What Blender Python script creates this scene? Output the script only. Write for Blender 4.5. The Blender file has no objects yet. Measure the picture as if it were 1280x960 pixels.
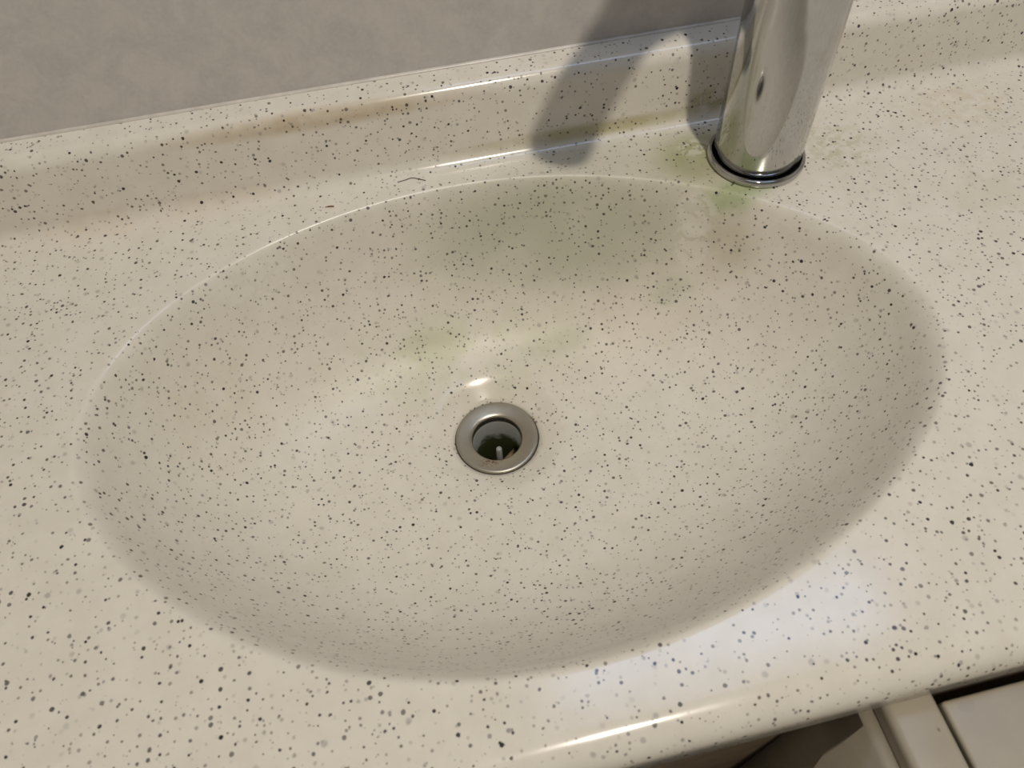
import bpy, bmesh, math
from mathutils import Vector, Euler

# ------------------------------------------------------------------ camera, world, lights, exposure
scene = bpy.context.scene
C = bpy.data.collections.new('scene'); scene.collection.children.link(C)
cam_d = bpy.data.cameras.new('camera'); cam = bpy.data.objects.new('camera', cam_d); C.objects.link(cam)
cam.rotation_mode = 'XYZ'
cam.rotation_euler = Euler((0.60541, 0.03849, -0.22234), 'XYZ')
cam.location = (-0.04001, -0.22633, 0.31912)
cam_d.sensor_width = 36.0; cam_d.lens = 960.55 / 1280 * 36.0
cam_d.clip_start = 0.01
cam_d.dof.use_dof = True; cam_d.dof.focus_distance = 0.47; cam_d.dof.aperture_fstop = 13.0
scene.camera = cam

w = bpy.data.worlds.new('world'); scene.world = w; w.use_nodes = True
bg = w.node_tree.nodes['Background']
bg.inputs['Color'].default_value = (1.0, 0.97, 0.93, 1); bg.inputs['Strength'].default_value = 0.16

vs = scene.view_settings
vs.view_transform = 'Standard'; vs.look = 'None'; vs.gamma = 1; vs.use_curve_mapping = False
vs.exposure = 0.08

def area(name, loc, target, shape, size, size_y, power, col):
    d = bpy.data.lights.new(name, 'AREA'); d.shape = shape; d.size = size
    if shape in ('RECTANGLE', 'ELLIPSE'): d.size_y = size_y
    d.energy = power; d.color = col
    o = bpy.data.objects.new(name, d); C.objects.link(o); o.location = loc
    o.rotation_euler = (Vector(target) - Vector(loc)).to_track_quat('-Z', 'Y').to_euler()
    return o
CEIL = 1.50
LAMP = (0.20, -0.54)
lamp_light = area('downlight_offscreen', (LAMP[0], LAMP[1], CEIL - 0.012), (0.05, 0.0, 0.0), 'DISK', 0.06, 0, 12.6, (1.0, 0.91, 0.77))
BAR = (0.04, 0.66, 0.03, 0.185, 1.05)     # x0,x1,y0,y1,z of the light bar over the mirror
bar_light = area('mirror_light_offscreen', ((BAR[0]+BAR[1])/2, (BAR[2]+BAR[3])/2, BAR[4] - 0.004), ((BAR[0]+BAR[1])/2, (BAR[2]+BAR[3])/2, 0), 'RECTANGLE', BAR[1]-BAR[0]-.02, BAR[3]-BAR[2]-.02, 1.35, (0.46, 0.65, 1.0))

# ------------------------------------------------------------------ helpers
def obj(name, bm, mat, parent=None, smooth=True):
    me = bpy.data.meshes.new(name)
    bmesh.ops.recalc_face_normals(bm, faces=bm.faces[:])
    bm.to_mesh(me); bm.free()
    if smooth:
        for p in me.polygons: p.use_smooth = True
    me.materials.append(mat)
    o = bpy.data.objects.new(name, me); C.objects.link(o)
    if parent: o.parent = parent
    return o
def thing(name, label, cat, loc=(0, 0, 0)):
    o = bpy.data.objects.new(name, None); C.objects.link(o); o.location = loc
    o.empty_display_size = 0.02
    o['label'] = label; o['category'] = cat
    return o
def tag(o, label, cat):
    o['label'] = label; o['category'] = cat; return o
def struct(o):
    o['kind'] = 'structure'; return o
def add_box(bm, x0, x1, y0, y1, z0, z1, bev=0.0, seg=3):
    vs_ = [bm.verts.new((x, y, z)) for x in (x0, x1) for y in (y0, y1) for z in (z0, z1)]
    fs = [(0,1,3,2), (4,6,7,5), (0,4,5,1), (2,3,7,6), (0,2,6,4), (1,5,7,3)]
    faces = [bm.faces.new([vs_[i] for i in f]) for f in fs]
    if bev > 0:
        es = list({e for f in faces for e in f.edges})
        bmesh.ops.bevel(bm, geom=es, offset=bev, segments=seg, profile=0.5, affect='EDGES')
def lathe(bm, prof, c=(0, 0, 0), n=64, closed=False):
    rows = []
    for r, z in prof:
        rows.append([bm.verts.new((c[0]+r*math.cos(2*math.pi*i/n), c[1]+r*math.sin(2*math.pi*i/n), c[2]+z)) for i in range(n)])
    m = len(rows)
    for j in range(m if closed else m-1):
        a, b = rows[j], rows[(j+1) % m]
        for i in range(n):
            k = (i+1) % n
            bm.faces.new((a[i], a[k], b[k], b[i]))
    return rows
def cap(bm, row): bm.faces.new(row)
def strip(bm, prof, xs):
    """prof: list of (y,z); swept along x."""
    rows = [[bm.verts.new((x, y, z)) for (y, z) in prof] for x in xs]
    for a, b in zip(rows, rows[1:]):
        for i in range(len(prof)-1):
            bm.faces.new((a[i], a[i+1], b[i+1], b[i]))
    return rows
def tube(bm, pts, rads, n=40, cap_ends=True):
    pts = [Vector(p) for p in pts]; rows = []
    up = Vector((0.37, -0.8, 0.1)).normalized(); prevu = None
    for i, p in enumerate(pts):
        d = (pts[min(i+1, len(pts)-1)] - pts[max(i-1, 0)]).normalized()
        u = prevu if prevu else up
        u = (u - d*u.dot(d)).normalized(); prevu = u; v = d.cross(u)
        rows.append([bm.verts.new(p + (u*math.cos(2*math.pi*k/n) + v*math.sin(2*math.pi*k/n))*rads[i]) for k in range(n)])
    for a, b in zip(rows, rows[1:]):
        for k in range(n): bm.faces.new((a[k], a[(k+1) % n], b[(k+1) % n], b[k]))
    if cap_ends: bm.faces.new(rows[0]); bm.faces.new(rows[-1])
    return rows

# ------------------------------------------------------------------ materials
class NT:
    def __init__(s, name):
        s.m = bpy.data.materials.new(name); s.m.use_nodes = True
        s.t = s.m.node_tree; s.b = s.t.nodes['Principled BSDF']
    def n(s, typ, **kw):
        x = s.t.nodes.new(typ)
        for k, v in kw.items(): setattr(x, k, v)
        return x
    def put(s, sock, v):
        if hasattr(v, 'links') or isinstance(v, bpy.types.NodeSocket): s.t.links.new(v, sock)
        else: sock.default_value = v
    def math(s, op, a, b=0.0, c=None, clamp=False):
        x = s.n('ShaderNodeMath', operation=op, use_clamp=clamp)
        s.put(x.inputs[0], a); s.put(x.inputs[1], b)
        if c is not None: s.put(x.inputs[2], c)
        return x.outputs[0]
    def smooth(s, v, lo, hi, a=0.0, b=1.0):
        x = s.n('ShaderNodeMapRange', interpolation_type='SMOOTHSTEP')
        s.put(x.inputs['Value'], v); s.put(x.inputs['From Min'], lo); s.put(x.inputs['From Max'], hi)
        s.put(x.inputs['To Min'], a); s.put(x.inputs['To Max'], b)
        return x.outputs['Result']
    def mix(s, f, a, b):
        x = s.n('ShaderNodeMix', data_type='RGBA')
        s.put(x.inputs[0], f); s.put(x.inputs[6], a); s.put(x.inputs[7], b)
        return x.outputs[2]
    def coord(s): return s.n('ShaderNodeTexCoord').outputs['Object']
    def noise(s, vec, scale, detail=3, rough=0.55, dist=0.0):
        x = s.n('ShaderNodeTexNoise'); s.put(x.inputs['Vector'], vec)
        x.inputs['Scale'].default_value = scale; x.inputs['Detail'].default_value = detail
        x.inputs['Roughness'].default_value = rough; x.inputs['Distortion'].default_value = dist
        return x.outputs['Fac']
    def ell(s, vec, c, r):
        """normalised distance from an ellipsoid centre"""
        a = s.n('ShaderNodeVectorMath', operation='SUBTRACT'); s.put(a.inputs[0], vec); a.inputs[1].default_value = c
        d = s.n('ShaderNodeVectorMath', operation='DIVIDE'); s.put(d.inputs[0], a.outputs[0]); d.inputs[1].default_value = r
        l = s.n('ShaderNodeVectorMath', operation='LENGTH'); s.put(l.inputs[0], d.outputs[0])
        return l.outputs['Value']
    def done(s, col=None, rough=None, metal=0.0, bump=None, bstr=0.1, bdist=0.001, ior=None):
        if col is not None: s.put(s.b.inputs['Base Color'], col)
        if rough is not None: s.put(s.b.inputs['Roughness'], rough)
        s.b.inputs['Metallic'].default_value = metal
        if ior: s.b.inputs['IOR'].default_value = ior
        if bump is not None:
            x = s.n('ShaderNodeBump'); x.inputs['Strength'].default_value = bstr; x.inputs['Distance'].default_value = bdist
            s.put(x.inputs['Height'], bump); s.t.links.new(x.outputs[0], s.b.inputs['Normal'])
        return s.m

def stone_material():
    s = NT('speckled_cast_stone'); co = s.coord()
    fine = s.noise(co, 55, 4, 0.6)
    col = s.mix(s.smooth(fine, 0.3, 0.7), (0.67, 0.635, 0.56, 1), (0.715, 0.68, 0.61, 1))
    # soft grey flecks deep in the stone, then sharp dark ones
    def dots(scale, rmax, power, soft, color, op_lo, op_hi, seed):
        nonlocal col
        mp = s.n('ShaderNodeMapping'); s.put(mp.inputs['Vector'], co); mp.inputs['Location'].default_value = (seed, seed*1.7, seed*0.3)
        v = s.n('ShaderNodeTexVoronoi', voronoi_dimensions='3D', feature='F1'); s.put(v.inputs['Vector'], mp.outputs[0])
        v.inputs['Scale'].default_value = scale
        sep = s.n('ShaderNodeSeparateColor'); s.put(sep.inputs[0], v.outputs['Color'])
        r = s.math('MULTIPLY', s.math('POWER', sep.outputs[0], power), rmax)
        # irregular outline
        wob = s.noise(co, scale*2.2, 1)
        d = s.math('ADD', v.outputs['Distance'], s.math('MULTIPLY', s.math('SUBTRACT', wob, 0.5), rmax*0.55))
        f = s.smooth(d, r, s.math('MAXIMUM', s.math('SUBTRACT', r, soft), -0.5), 0.0, 1.0)
        op = s.math('MULTIPLY_ADD', sep.outputs[1], op_hi-op_lo, op_lo)
        col = s.mix(s.math('MULTIPLY', f, op), col, color)
    # stains with shapes of their own
    n1 = s.noise(co, 28, 4, 0.6, 0.4); n2 = s.noise(co, 130, 4, 0.65, 0.3); n3 = s.noise(co, 12, 3)
    def stain(c, r, color, amount, nz, lo, hi, inner=0.25):
        nonlocal col
        e = s.smooth(s.ell(co, c, r), 1.0, inner)
        f = s.math('MULTIPLY', s.math('MULTIPLY', e, s.smooth(nz, lo, hi)), amount)
        col = s.mix(f, col, color)
    green = (0.40, 0.47, 0.30, 1); olive = (0.40, 0.36, 0.17, 1); brown = (0.42, 0.31, 0.17, 1)
    stain((0.085, 0.135, -0.038), (0.16, 0.060, 0.060), (0.35, 0.375, 0.265, 1), 0.62, n3, -0.1, 0.55, 0.40)
    stain((-0.02, 0.085, -0.09), (0.12, 0.05, 0.05), (0.50, 0.53, 0.33, 1), 0.40, n1, 0.30, 0.65)
    stain((0.045, 0.086, -0.102), (0.05, 0.012, 0.02), (0.42, 0.45, 0.32, 1), 0.40, n1, 0.30, 0.6)
    stain((-0.045, 0.098, -0.093), (0.06, 0.016, 0.02), (0.42, 0.44, 0.28, 1), 0.50, n1, 0.25, 0.6)
    stain((0.120, 0.083, -0.066), (0.03, 0.014, 0.02), (0.42, 0.46, 0.32, 1), 0.45, n1, 0.30, 0.6)
    stain((0.15, 0.085, -0.03), (0.03, 0.04, 0.03), (0.42, 0.38, 0.25, 1), 0.5, n1, 0.1, 0.6)
    stain((0.149, 0.132, 0.0), (0.040, 0.034, 0.02), (0.37, 0.38, 0.22, 1), 0.9, n1, 0.0, 0.50)
    stain((0.160, 0.097, -0.004), (0.034, 0.016, 0.016), (0.35, 0.42, 0.22, 1), 0.85, n1, 0.12, 0.5)
    stain((0.235, 0.118, 0.0), (0.035, 0.035, 0.01), olive, 0.40, n2, 0.42, 0.62)
    stain((0.33, 0.135, 0.0), (0.06, 0.04, 0.01), (0.55, 0.44, 0.28, 1), 0.35, n2, 0.35, 0.65)
    stain((0.30, 0.06, 0.0), (0.10, 0.05, 0.01), (0.52, 0.50, 0.36, 1), 0.30, n1, 0.40, 0.65)
    stain((0.09, 0.168, 0.006), (0.12, 0.006, 0.007), olive, 0.75, n1, 0.22, 0.6)
    stain((0.168, 0.169, 0.012), (0.022, 0.008, 0.012), olive, 0.7, n2, 0.35, 0.6)
    stain((-0.075, 0.174, 0.043), (0.12, 0.010, 0.008), brown, 0.65, n1, 0.20, 0.60)
    stain((-0.19, 0.165, 0.004), (0.13, 0.014, 0.010), (0.58, 0.45, 0.30, 1), 0.30, n1, 0.35, 0.65)
    stain((-0.17, 0.055, -0.05), (0.06, 0.06, 0.06), (0.56, 0.52, 0.38, 1), 0.35, n1, 0.35, 0.7)
    dots(150, 0.30, 0.8, 0.18, (0.26, 0.25, 0.25, 1), 0.15, 0.55, 0.11)
    dots(270, 0.33, 1.0, 0.16, (0.20, 0.19, 0.19, 1), 0.20, 0.75, 0.37)
    dots(255, 0.31, 1.15, 0.09, (0.022, 0.020, 0.024, 1), 0.65, 1.0, 0.73)
    dots(350, 0.33, 1.35, 0.10, (0.035, 0.032, 0.036, 1), 0.45, 1.0, 0.53)
    lime = (0.76, 0.75, 0.70, 1)
    nl = s.noise(co, 75, 5, 0.6, 0.6)
    stain((0.1375, 0.099, -0.016), (0.013, 0.02, 0.016), lime, 0.38, nl, 0.45, 0.47, 0.7)
    stain((0.1345, 0.092, -0.036), (0.012, 0.02, 0.018), lime, 0.38, nl, 0.45, 0.47, 0.7)
    stain((-0.133, 0.111, -0.016), (0.028, 0.022, 0.018), lime, 0.32, nl, 0.48, 0.51, 0.6)
    stain((0.150, 0.141, 0.0), (0.016, 0.010, 0.01), lime, 0.5, n2, 0.48, 0.51, 0.5)
    scum = s.math('MULTIPLY', s.smooth(s.ell(co, (0.0, 0.02, -0.04), (0.225, 0.165, 0.085)), 1.0, 0.85),
                  s.smooth(s.ell(co, (DX, DY, DZ), (0.05, 0.05, 0.03)), 0.75, 1.1))     # matte soap film in the bowl, wiped clean at the drain
    rough = s.math('MULTIPLY_ADD', scum, 0.28, s.smooth(n1, 0.3, 0.75, 0.13, 0.19))
    return s.done(col, rough, bump=s.noise(co, 40, 2), bstr=0.02, bdist=0.002)
M = {}
DX, DY, DZ = -0.0089, 0.0325, -0.1160        # drain axis and top of its flange
DR = 0.0278
M['stone'] = stone_material()
def wallpaper():
    s = NT('grey_wallpaper'); co = s.coord()
    a = s.noise(co, 55, 6, 0.7, 0.5); b = s.noise(co, 420, 3, 0.6)
    col = s.mix(s.smooth(a, 0.3, 0.7), (0.485, 0.467, 0.462, 1), (0.575, 0.55, 0.535, 1))
    col = s.mix(s.smooth(b, 0.35, 0.7, 0, 0.25), col, (0.64, 0.61, 0.585, 1))
    return s.done(col, 0.75, bump=b, bstr=0.25, bdist=0.0006)
M['wall'] = wallpaper()
def chrome():
    s = NT('water_marked_chrome'); co = s.coord()
    a = s.noise(co, 60, 5, 0.65); b = s.noise(co, 600, 3, 0.6)
    film = s.smooth(a, 0.42, 0.7)
    col = s.mix(s.math('MULTIPLY', film, 0.35), (0.50, 0.50, 0.495, 1), (0.41, 0.41, 0.39, 1))
    r = s.math('ADD', s.math('MULTIPLY', film, 0.06), s.smooth(b, 0.3, 0.8, 0.04, 0.09))
    return s.done(col, r, 1.0)
M['chrome'] = chrome()
def plain(name, col, rough, metal=0.0, scale=60, var=0.12, bstr=0.0):
    s = NT(name); co = s.coord(); a = s.noise(co, scale, 4, 0.6)
    lo = tuple(c*(1-var) for c in col) + (1,); hi = tuple(min(1, c*(1+var)) for c in col) + (1,)
    return s.done(s.mix(s.smooth(a, 0.3, 0.7), lo, hi), rough, metal, bump=a if bstr else None, bstr=bstr)
def steel():
    s = NT('brushed_steel'); co = s.coord()
    # circular brushing around the drain axis (the object's own origin)
    sep = s.n('ShaderNodeSeparateXYZ'); s.put(sep.inputs[0], co)
    rr = s.math('SQRT', s.math('ADD', s.math('MULTIPLY', sep.outputs[0], sep.outputs[0]), s.math('MULTIPLY', sep.outputs[1], sep.outputs[1])))
    nz = s.n('ShaderNodeTexNoise', noise_dimensions='1D'); s.put(nz.inputs['W'], rr); nz.inputs['Scale'].default_value = 2500; nz.inputs['Detail'].default_value = 2
    a = s.noise(co, 180, 4, 0.6)
    col = s.mix(s.smooth(a, 0.35, 0.75, 0, 0.5), (0.42, 0.395, 0.335, 1), (0.37, 0.34, 0.275, 1))
    rust = s.math('MULTIPLY', s.smooth(s.ell(co, (-0.008, -0.017, 0.0), (0.010, 0.005, 0.01)), 1.0, 0.2), s.smooth(s.noise(co, 700, 3), 0.45, 0.6))
    col = s.mix(s.math('MULTIPLY', rust, 0.8), col, (0.16, 0.06, 0.04, 1))
    return s.done(col, s.math('MULTIPLY_ADD', nz.outputs['Fac'], 0.12, 0.30), 1.0, bump=nz.outputs['Fac'], bstr=0.08, bdist=0.0003)
M['steel'] = steel()
M['gasket'] = plain('rubber_and_gap_shade', (0.035, 0.032, 0.025), 0.6)  # rubber parts; also colours in the shaded groove at the faucet base
def pipe_mat():
    s = NT('grey_pipe_with_slime'); co = s.coord()
    sep = s.n('ShaderNodeSeparateXYZ'); s.put(sep.inputs[0], co)
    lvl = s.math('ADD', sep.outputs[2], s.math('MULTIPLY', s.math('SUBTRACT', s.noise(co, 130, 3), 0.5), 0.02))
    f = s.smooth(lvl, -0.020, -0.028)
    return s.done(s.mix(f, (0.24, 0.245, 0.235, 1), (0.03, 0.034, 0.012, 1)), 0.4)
M['pipe'] = pipe_mat()
M['stem'] = plain('grey_plastic', (0.36, 0.36, 0.35), 0.4)
M['brass'] = plain('stained_brass', (0.22, 0.16, 0.09), 0.5, 0.0, 300, 0.4)
M['sealant'] = plain('white_sealant', (0.58, 0.55, 0.50), 0.3)
def laminate():
    s = NT('beige_laminate'); co = s.coord()
    col = s.mix(s.smooth(s.noise(co, 45, 4), 0.3, 0.7), (0.34, 0.305, 0.245, 1), (0.375, 0.335, 0.27, 1))
    mark = s.smooth(s.math('ADD', s.ell(co, (0.150, -0.1948, -0.033), (0.0045, 0.0028, 0.01)), s.math('MULTIPLY', s.noise(co, 500, 3), 0.6)), 1.25, 1.1)
    col = s.mix(s.math('MULTIPLY', mark, 0.35), col, (0.30, 0.27, 0.22, 1))
    spot = s.smooth(s.ell(co, (0.1335, -0.2005, -0.033), (0.0009, 0.0011, 0.01)), 1.0, 0.6)
    col = s.mix(s.math('MULTIPLY', spot, 0.6), col, (0.12, 0.10, 0.08, 1))
    return s.done(col, 0.35)
M['laminate'] = laminate()
M['dark_wood'] = plain('dark_inner_board', (0.11, 0.08, 0.052), 0.7)
M['paint'] = plain('room_paint', (0.62, 0.60, 0.56), 0.8, 0, 8, 0.04)
M['ceiling'] = plain('ceiling_paint', (0.72, 0.71, 0.69), 0.85, 0, 8, 0.03)
M['floor'] = plain('floor_vinyl', (0.30, 0.25, 0.19), 0.5, 0, 10, 0.15)
M['hair'] = plain('dark_hair', (0.05, 0.04, 0.03), 0.4)
M['fibre'] = plain('red_brown_fibre', (0.22, 0.07, 0.03), 0.6)
M['white_metal'] = plain('white_metal', (0.7, 0.7, 0.7), 0.4)

# ------------------------------------------------------------------ room shell
WALL_Y = 0.193; FLOOR = -0.75
def slab(name, x0, x1, y0, y1, z0, z1, mat):
    bm = bmesh.new(); add_box(bm, x0, x1, y0, y1, z0, z1)
    return struct(obj(name, bm, mat, smooth=False))
slab('wall_back', -0.9, 1.3, WALL_Y, WALL_Y+0.1, FLOOR, CEIL, M['wall'])
slab('floor', -0.9, 1.3, -2.0, WALL_Y, FLOOR-0.1, FLOOR, M['floor'])
slab('ceiling', -0.9, 1.3, -2.0, WALL_Y, CEIL, CEIL+0.1, M['ceiling'])
slab('wall_left', -1.0, -0.9, -2.0, WALL_Y, FLOOR, CEIL, M['paint'])
slab('wall_right', 1.3, 1.4, -2.0, WALL_Y, FLOOR, CEIL, M['paint'])

# ------------------------------------------------------------------ wash basin: countertop, bowl, backsplash in one moulded piece
basin = thing('washbasin', 'cream speckled cast stone counter with a moulded oval bowl and raised back edge', 'sink')
A, B_ = 0.22, 0.14627
CO = [0.9842, -0.0004, 0.0004, -0.0002, -0.0176, 0.01, 0.0064, 0.0113, -0.0052]
def rim(t):
    r = CO[0]
    for k in range(1, 5): r += CO[2*k-1]*math.cos(k*t) + CO[2*k]*math.sin(k*t)
    return Vector((A*r*math.cos(t), B_*r*math.sin(t)))
DEPTH, POW, LIN, LIP = 0.1122, 5.2, 0.13, 0.0130
def smin0(a, k):
    h = max(k - abs(a), 0.0)/k
    return min(a, 0.0) - h*h*k*0.25
NT_ = 288
ts = [2*math.pi*i/NT_ for i in range(NT_)]
XL, XR, YF, YB = -0.47, 0.47, -0.1715, 0.1575
bm = bmesh.new(); rows = []; outline = []
NS = 76
for t in ts:
    R_ = rim(t); D = Vector((DX, DY)); v = R_ - D; L = v.length; v /= L
    s_in = DR/L; s_out = 1 + 0.0118/L
    row = []
    for j in range(NS):
        q = j/(NS-1)
        q = 1 - (1-q)**1.6                        # denser towards the rim
        s_ = s_in + (s_out - s_in)*q; r = s_*L
        zb = -DEPTH*(1 - LIN*s_ - (1-LIN)*s_**POW)
        z = smin0(zb, LIP) if s_ < s_out - 1e-9 else 0.0
        e = min(1.0, (r - DR)/0.019)
        u = 1 - e; z -= 0.44*0.019*(u*u/0.8 if u < 0.4 else u - 0.2)                    # shallow dished seat around the drain
        p = D + v*r
        row.append(bm.verts.new((p.x, p.y, z)))
    # collar that drops under the flange
    p = D + v*(DR - 0.0005); row.insert(0, bm.verts.new((p.x, p.y, row[0].co.z - 0.0015)))
    p = D + v*(DR - 0.0020); row.insert(0, bm.verts.new((p.x, p.y, row[0].co.z - 0.006)))
    rows.append(row); outline.append(row[-1].co.copy())
for i in range(NT_):
    a, b = rows[i], rows[(i+1) % NT_]
    for j in range(len(a)-1): bm.faces.new((a[j], b[j], b[j+1], a[j+1]))
obj('bowl', bm, M['stone'], basin)
# flat deck around the bowl, then the rolled front edge
bm = bmesh.new()
def to_rect(p):
    k = min((XR if p.x > 0 else XL)/p.x if abs(p.x) > 1e-9 else 1e9, (YB if p.y > 0 else YF)/p.y if abs(p.y) > 1e-9 else 1e9)
    return Vector((p.x*k, p.y*k, 0))
outer = [to_rect(p) for p in outline]
for c in ((XL, YF), (XL, YB), (XR, YF), (XR, YB)):
    cv = Vector((c[0], c[1], 0)); i = min(range(NT_), key=lambda i: (outer[i]-cv).length); outer[i] = cv
rings = []
for q in (0.0, 0.3, 1.0):
    rings.append([bm.verts.new(outline[i].lerp(outer[i], q)) for i in range(NT_)])
for a, b in zip(rings, rings[1:]):
    for i in range(NT_):
        k = (i+1) % NT_; bm.faces.new((a[i], a[k], b[k], b[i]))
THK = -0.0298
prof = [(YF, 0.0), (YF-0.0006, 0.0)]
for i in range(1, 13):
    a = math.pi/2*i/12; prof.append((YF-0.0006-0.0152*math.sin(a), -0.0125*(1-math.cos(a))))
yF = prof[-1][0]
prof += [(yF-0.0002, THK+0.0025), (yF+0.0006, THK+0.0006), (yF+0.0025, THK), (yF+0.012, THK), (yF+0.0125, THK+0.01)]
nx = 48; xs = [XL + (XR-XL)*i/nx for i in range(nx+1)]
strip(bm, prof, xs)
obj('countertop', bm, M['stone'], basin)
# raised back edge
bm = bmesh.new()
SH = 0.0487
prof = [(YB, 0.0), (YB+0.0006, 0.0)]
for i in range(1, 11):
    a = math.pi/2*i/10*0.94; prof.append((YB+0.0006+0.0105*math.sin(a), 0.0105*(1-math.cos(a))))
y0, z0 = prof[-1]
y1 = y0 + (SH-0.009-z0)*0.13
prof += [(y0+(y1-y0)*.5, z0+(SH-0.009-z0)*.5), (y1, SH-0.009)]
for i in range(1, 11):
    a = math.pi/2*i/10; prof.append((y1+0.0085*(1-math.cos(a))+0.0008*math.sin(a), SH-0.009+0.0092*math.sin(a)))
ye, ze = prof[-1]
prof += [(ye+0.001, ze), (WALL_Y-0.0003, ze+0.0012)]
strip(bm, prof, xs)
obj('backsplash', bm, M['stone'], basin)
bm = bmesh.new()
pr = []
for i in range(9):
    a = math.pi/2*i/8; pr.append((WALL_Y-0.0018*math.cos(a), ze+0.0009+0.0014*math.sin(a)))
strip(bm, pr, xs)
s_ = obj('sealant_bead', bm, M['sealant'], basin); s_['label'] = 'thin pale sealant bead along the wall'

# ------------------------------------------------------------------ drain
drain = thing('sink_drain', 'round brushed steel drain ring with an open grey pipe in the bowl', 'drain', (DX, DY, DZ))
bm = bmesh.new()
lathe(bm, [(0.0163, -0.0036), (0.0163, -0.0022), (0.0166, -0.0014), (0.0174, -0.0007), (0.0190, -0.0003), (0.0225, 0.0002), (0.0250, 0.0006), (0.0262, 0.0006), (0.0270, 0.0001), (0.0272, -0.0008), (0.0268, -0.004)], n=96)
obj('flange', bm, M['steel'], drain)
bm = bmesh.new()
lathe(bm, [(0.0266, -0.0022), (0.0277, -0.0010), (0.0282, -0.0012), (0.0284, -0.004), (0.027, -0.008)], n=96)
g = obj('gasket', bm, M['gasket'], drain); g['label'] = 'dark rim of grime around the ring'
bm = bmesh.new()
lathe(bm, [(0.0167, -0.0030), (0.0164, -0.0075)], n=72)
obj('under_lip_ring', bm, M['gasket'], drain)  # dark ring directly below the flange's inner edge
bm = bmesh.new()
lathe(bm, [(0.0166, -0.0070), (0.0159, -0.0074), (0.0156, -0.060)], n=72)
obj('pipe', bm, M['pipe'], drain)
bm = bmesh.new(); r_ = lathe(bm, [(0.0156, -0.058), (0.001, -0.060)], n=48); cap(bm, r_[-1])
obj('pipe_floor', bm, M['gasket'], drain)
bm = bmesh.new(); tube(bm, [(0.0006, 0.0005, -0.058), (0.0006, 0.0005, -0.030), (0.0006, 0.0003, -0.0165), (0.0006, 0.0003, -0.0158)], [0.0021, 0.0021, 0.0020, 0.0012], n=20)
obj('stem', bm, M['stem'], drain)
for k in range(3):
    a = math.radians(60 + 120*k + 90)
    bm = bmesh.new()
    tube(bm, [(0.0012*math.cos(a), 0.0012*math.sin(a), -0.040), (0.0155*math.cos(a), 0.0155*math.sin(a), -0.038)], [0.0019, 0.0028], n=12)
    obj('guide_arm', bm, M['brass'], drain)

# ------------------------------------------------------------------ faucet
FX, FY = 0.1818, 0.1224
faucet = thing('faucet', 'tall round chrome basin faucet standing at the back of the bowl', 'faucet', (FX, FY, 0))
bm = bmesh.new()
lathe(bm, [(0.022, 0.00005), (0.0285, 0.00005), (0.0292, 0.0004), (0.0297, 0.0016), (0.0298, 0.0028), (0.0294, 0.0042), (0.0286, 0.0049), (0.0276, 0.0050), (0.0271, 0.0046), (0.0270, 0.0038), (0.022, 0.0036)], n=96)
obj('base_ring', bm, M['chrome'], faucet)
bm = bmesh.new()
lathe(bm, [(0.0262, 0.0030), (0.0262, 0.0046)], n=96)
obj('shadow_gap_ring', bm, M['gasket'], faucet)  # dark ring standing in for the shade in the groove under the body
BR = 0.0266; BH = 0.268
bm = bmesh.new()
r_ = lathe(bm, [(0.0254, 0.0040), (BR-0.0003, 0.0040), (BR, 0.0045), (BR, 0.10), (BR, 0.18), (BR, BH), (BR-0.001, BH+0.0016), (BR-0.004, BH+0.002), (0.001, BH+0.002)], n=128)
cap(bm, r_[-1])
obj('body', bm, M['chrome'], faucet)
# spout slopes down towards the drain
ddir = Vector((DX-FX, DY-FY, 0)).normalized()
def sp(r, z): return ddir*r + Vector((0, 0, z))
bm = bmesh.new()
pts = [sp(0.0, 0.232), sp(0.02, 0.240), sp(0.045, 0.246), sp(0.062, 0.240), sp(0.080, 0.224), sp(0.095, 0.206), sp(0.1090, 0.1855), sp(0.1108, 0.1828), sp(0.1120, 0.1810)]
tube(bm, pts, [0.019, 0.0175, 0.0165, 0.016, 0.016, 0.0165, 0.0178, 0.0172, 0.0150], n=48)
spout = obj('spout', bm, M['chrome'], faucet)
bm = bmesh.new(); tube(bm, [sp(0.1115, 0.1788+0.003), sp(0.1126, 0.1770+0.003)], [0.0138, 0.0132], n=32)
obj('aerator', bm, M['gasket'], spout)
bm = bmesh.new(); tube(bm, [sp(0.0, BH+0.0015), sp(0.0, BH+0.008), sp(-0.004, BH+0.016), sp(-0.03, BH+0.030), sp(-0.05, BH+0.038), sp(-0.053, BH+0.039)], [0.020, 0.018, 0.010, 0.0075, 0.006, 0.003], n=28)
obj('lever', bm, M['chrome'], faucet)

# ------------------------------------------------------------------ cabinet under the counter front
cab = thing('vanity_cabinet', 'beige laminate cabinet with an open dark compartment below the counter edge', 'cabinet', (0, 0, 0))
ZT = THK - 0.0012
def cbox(name, x0, x1, y0, y1, z0, z1, mat, bev=0.0, seg=4):
    bm = bmesh.new(); add_box(bm, x0, x1, y0, y1, z0, z1, bev, seg)
    o = obj(name, bm, mat, cab)
    return o
YC0, YC1 = -0.30, -0.1790
cbox('side_panel', 0.1160, 0.1394, YC0, YC1, -0.74, ZT, M['laminate'], 0.004, 6)
cbox('top_panel', 0.1406, 0.465, YC0, yF-0.0034, -0.052, ZT-0.0006, M['laminate'], 0.0016, 4)
cbox('inner_board', 0.1405, 0.465, YC0+0.004, YC1+0.008, -0.74, -0.062, M['dark_wood'])
cbox('compartment_wall', 0.1090, 0.1158, YC0+0.004, YC1+0.012, -0.74, -0.042, M['laminate'])
cbox('compartment_back', -0.465, 0.1063, YC1+0.004, YC1+0.012, -0.74, -0.036, M['dark_wood'])
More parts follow.
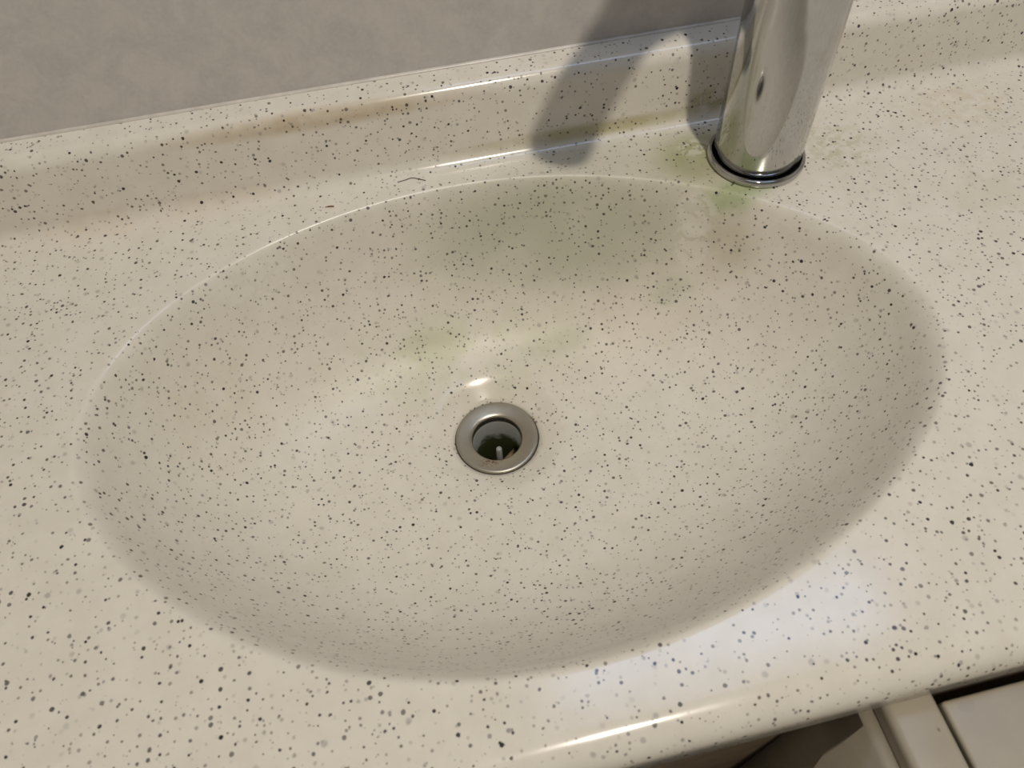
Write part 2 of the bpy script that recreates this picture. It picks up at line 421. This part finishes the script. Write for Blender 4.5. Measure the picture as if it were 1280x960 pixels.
cbox('compartment_floor', -0.465, 0.1063, YC0+0.004, YC1+0.0035, -0.745, -0.70, M['dark_wood'])
cbox('compartment_wall', -0.465, -0.455, YC0+0.004, YC1+0.0035, -0.70, -0.036, M['dark_wood'])
cbox('front_panel', -0.465, 0.1130, YC0-0.016, YC0+0.003, -0.745, -0.10, M['laminate'], 0.002, 2)
cbox('front_panel', 0.1135, 0.465, YC0-0.016, YC0-0.0005, -0.745, -0.055, M['laminate'], 0.002, 2)

# ------------------------------------------------------------------ small things lying on the counter
def strand(name, pts, r, mat, label, cat):
    bm = bmesh.new(); base = Vector(pts[0])
    P = []
    ps = [Vector(p) for p in pts]
    for a, b, c, d in zip([ps[0]]+ps, ps, ps[1:], ps[2:]+[ps[-1]]):
        for k in range(5):
            u = k/5
            P.append(0.5*((2*b) + (c-a)*u + (2*a-5*b+4*c-d)*u*u + (-a+3*b-3*c+d)*u**3))
    P.append(ps[-1])
    tube(bm, [p-base for p in P], [r]*len(P), n=8)
    o = obj(name, bm, mat); o.location = base
    return tag(o, label, cat)
HAIR = [(-0.0388, 0.1583, 0.0004), (-0.0340, 0.1590, 0.0004), (-0.0300, 0.1598, 0.0005), (-0.0265, 0.1585, 0.0004), (-0.0215, 0.1552, 0.0004)]
strand('hair_strand', HAIR, 0.00022, M['hair'], 'thin dark bent hair lying on the ledge behind the bowl', 'hair')
strand('lint_fibre', [(-0.0835, 0.1475, 0.0005), (-0.0815, 0.1472, 0.0006), (-0.0795, 0.1468, 0.0005)], 0.0004, M['fibre'], 'tiny reddish brown fibre lying on the ledge behind the bowl', 'lint')

# ------------------------------------------------------------------ lamps (their light is set up at the top)
dl = thing('ceiling_downlight', 'small round white downlight in the ceiling before the basin', 'lamp', (LAMP[0], LAMP[1], CEIL))
bm = bmesh.new(); lathe(bm, [(0.056, 0.0), (0.056, -0.009), (0.060, -0.010), (0.070, -0.007), (0.072, 0.0)], n=48)
obj('trim_ring', bm, M['white_metal'], dl)
lamp_light.parent = dl; lamp_light.location = Vector(lamp_light.location) - Vector(dl.location)
bl = thing('mirror_light', 'long flat white light bar on the wall over the basin', 'lamp', ((BAR[0]+BAR[1])/2, WALL_Y, BAR[4]))
bm = bmesh.new(); hx = (BAR[1]-BAR[0])/2
add_box(bm, -hx, hx, BAR[2]-WALL_Y, 0.001, 0.0, 0.03, 0.003, 2)
obj('housing', bm, M['white_metal'], bl)
bar_light.parent = bl; bar_light.location = Vector(bar_light.location) - Vector(bl.location)
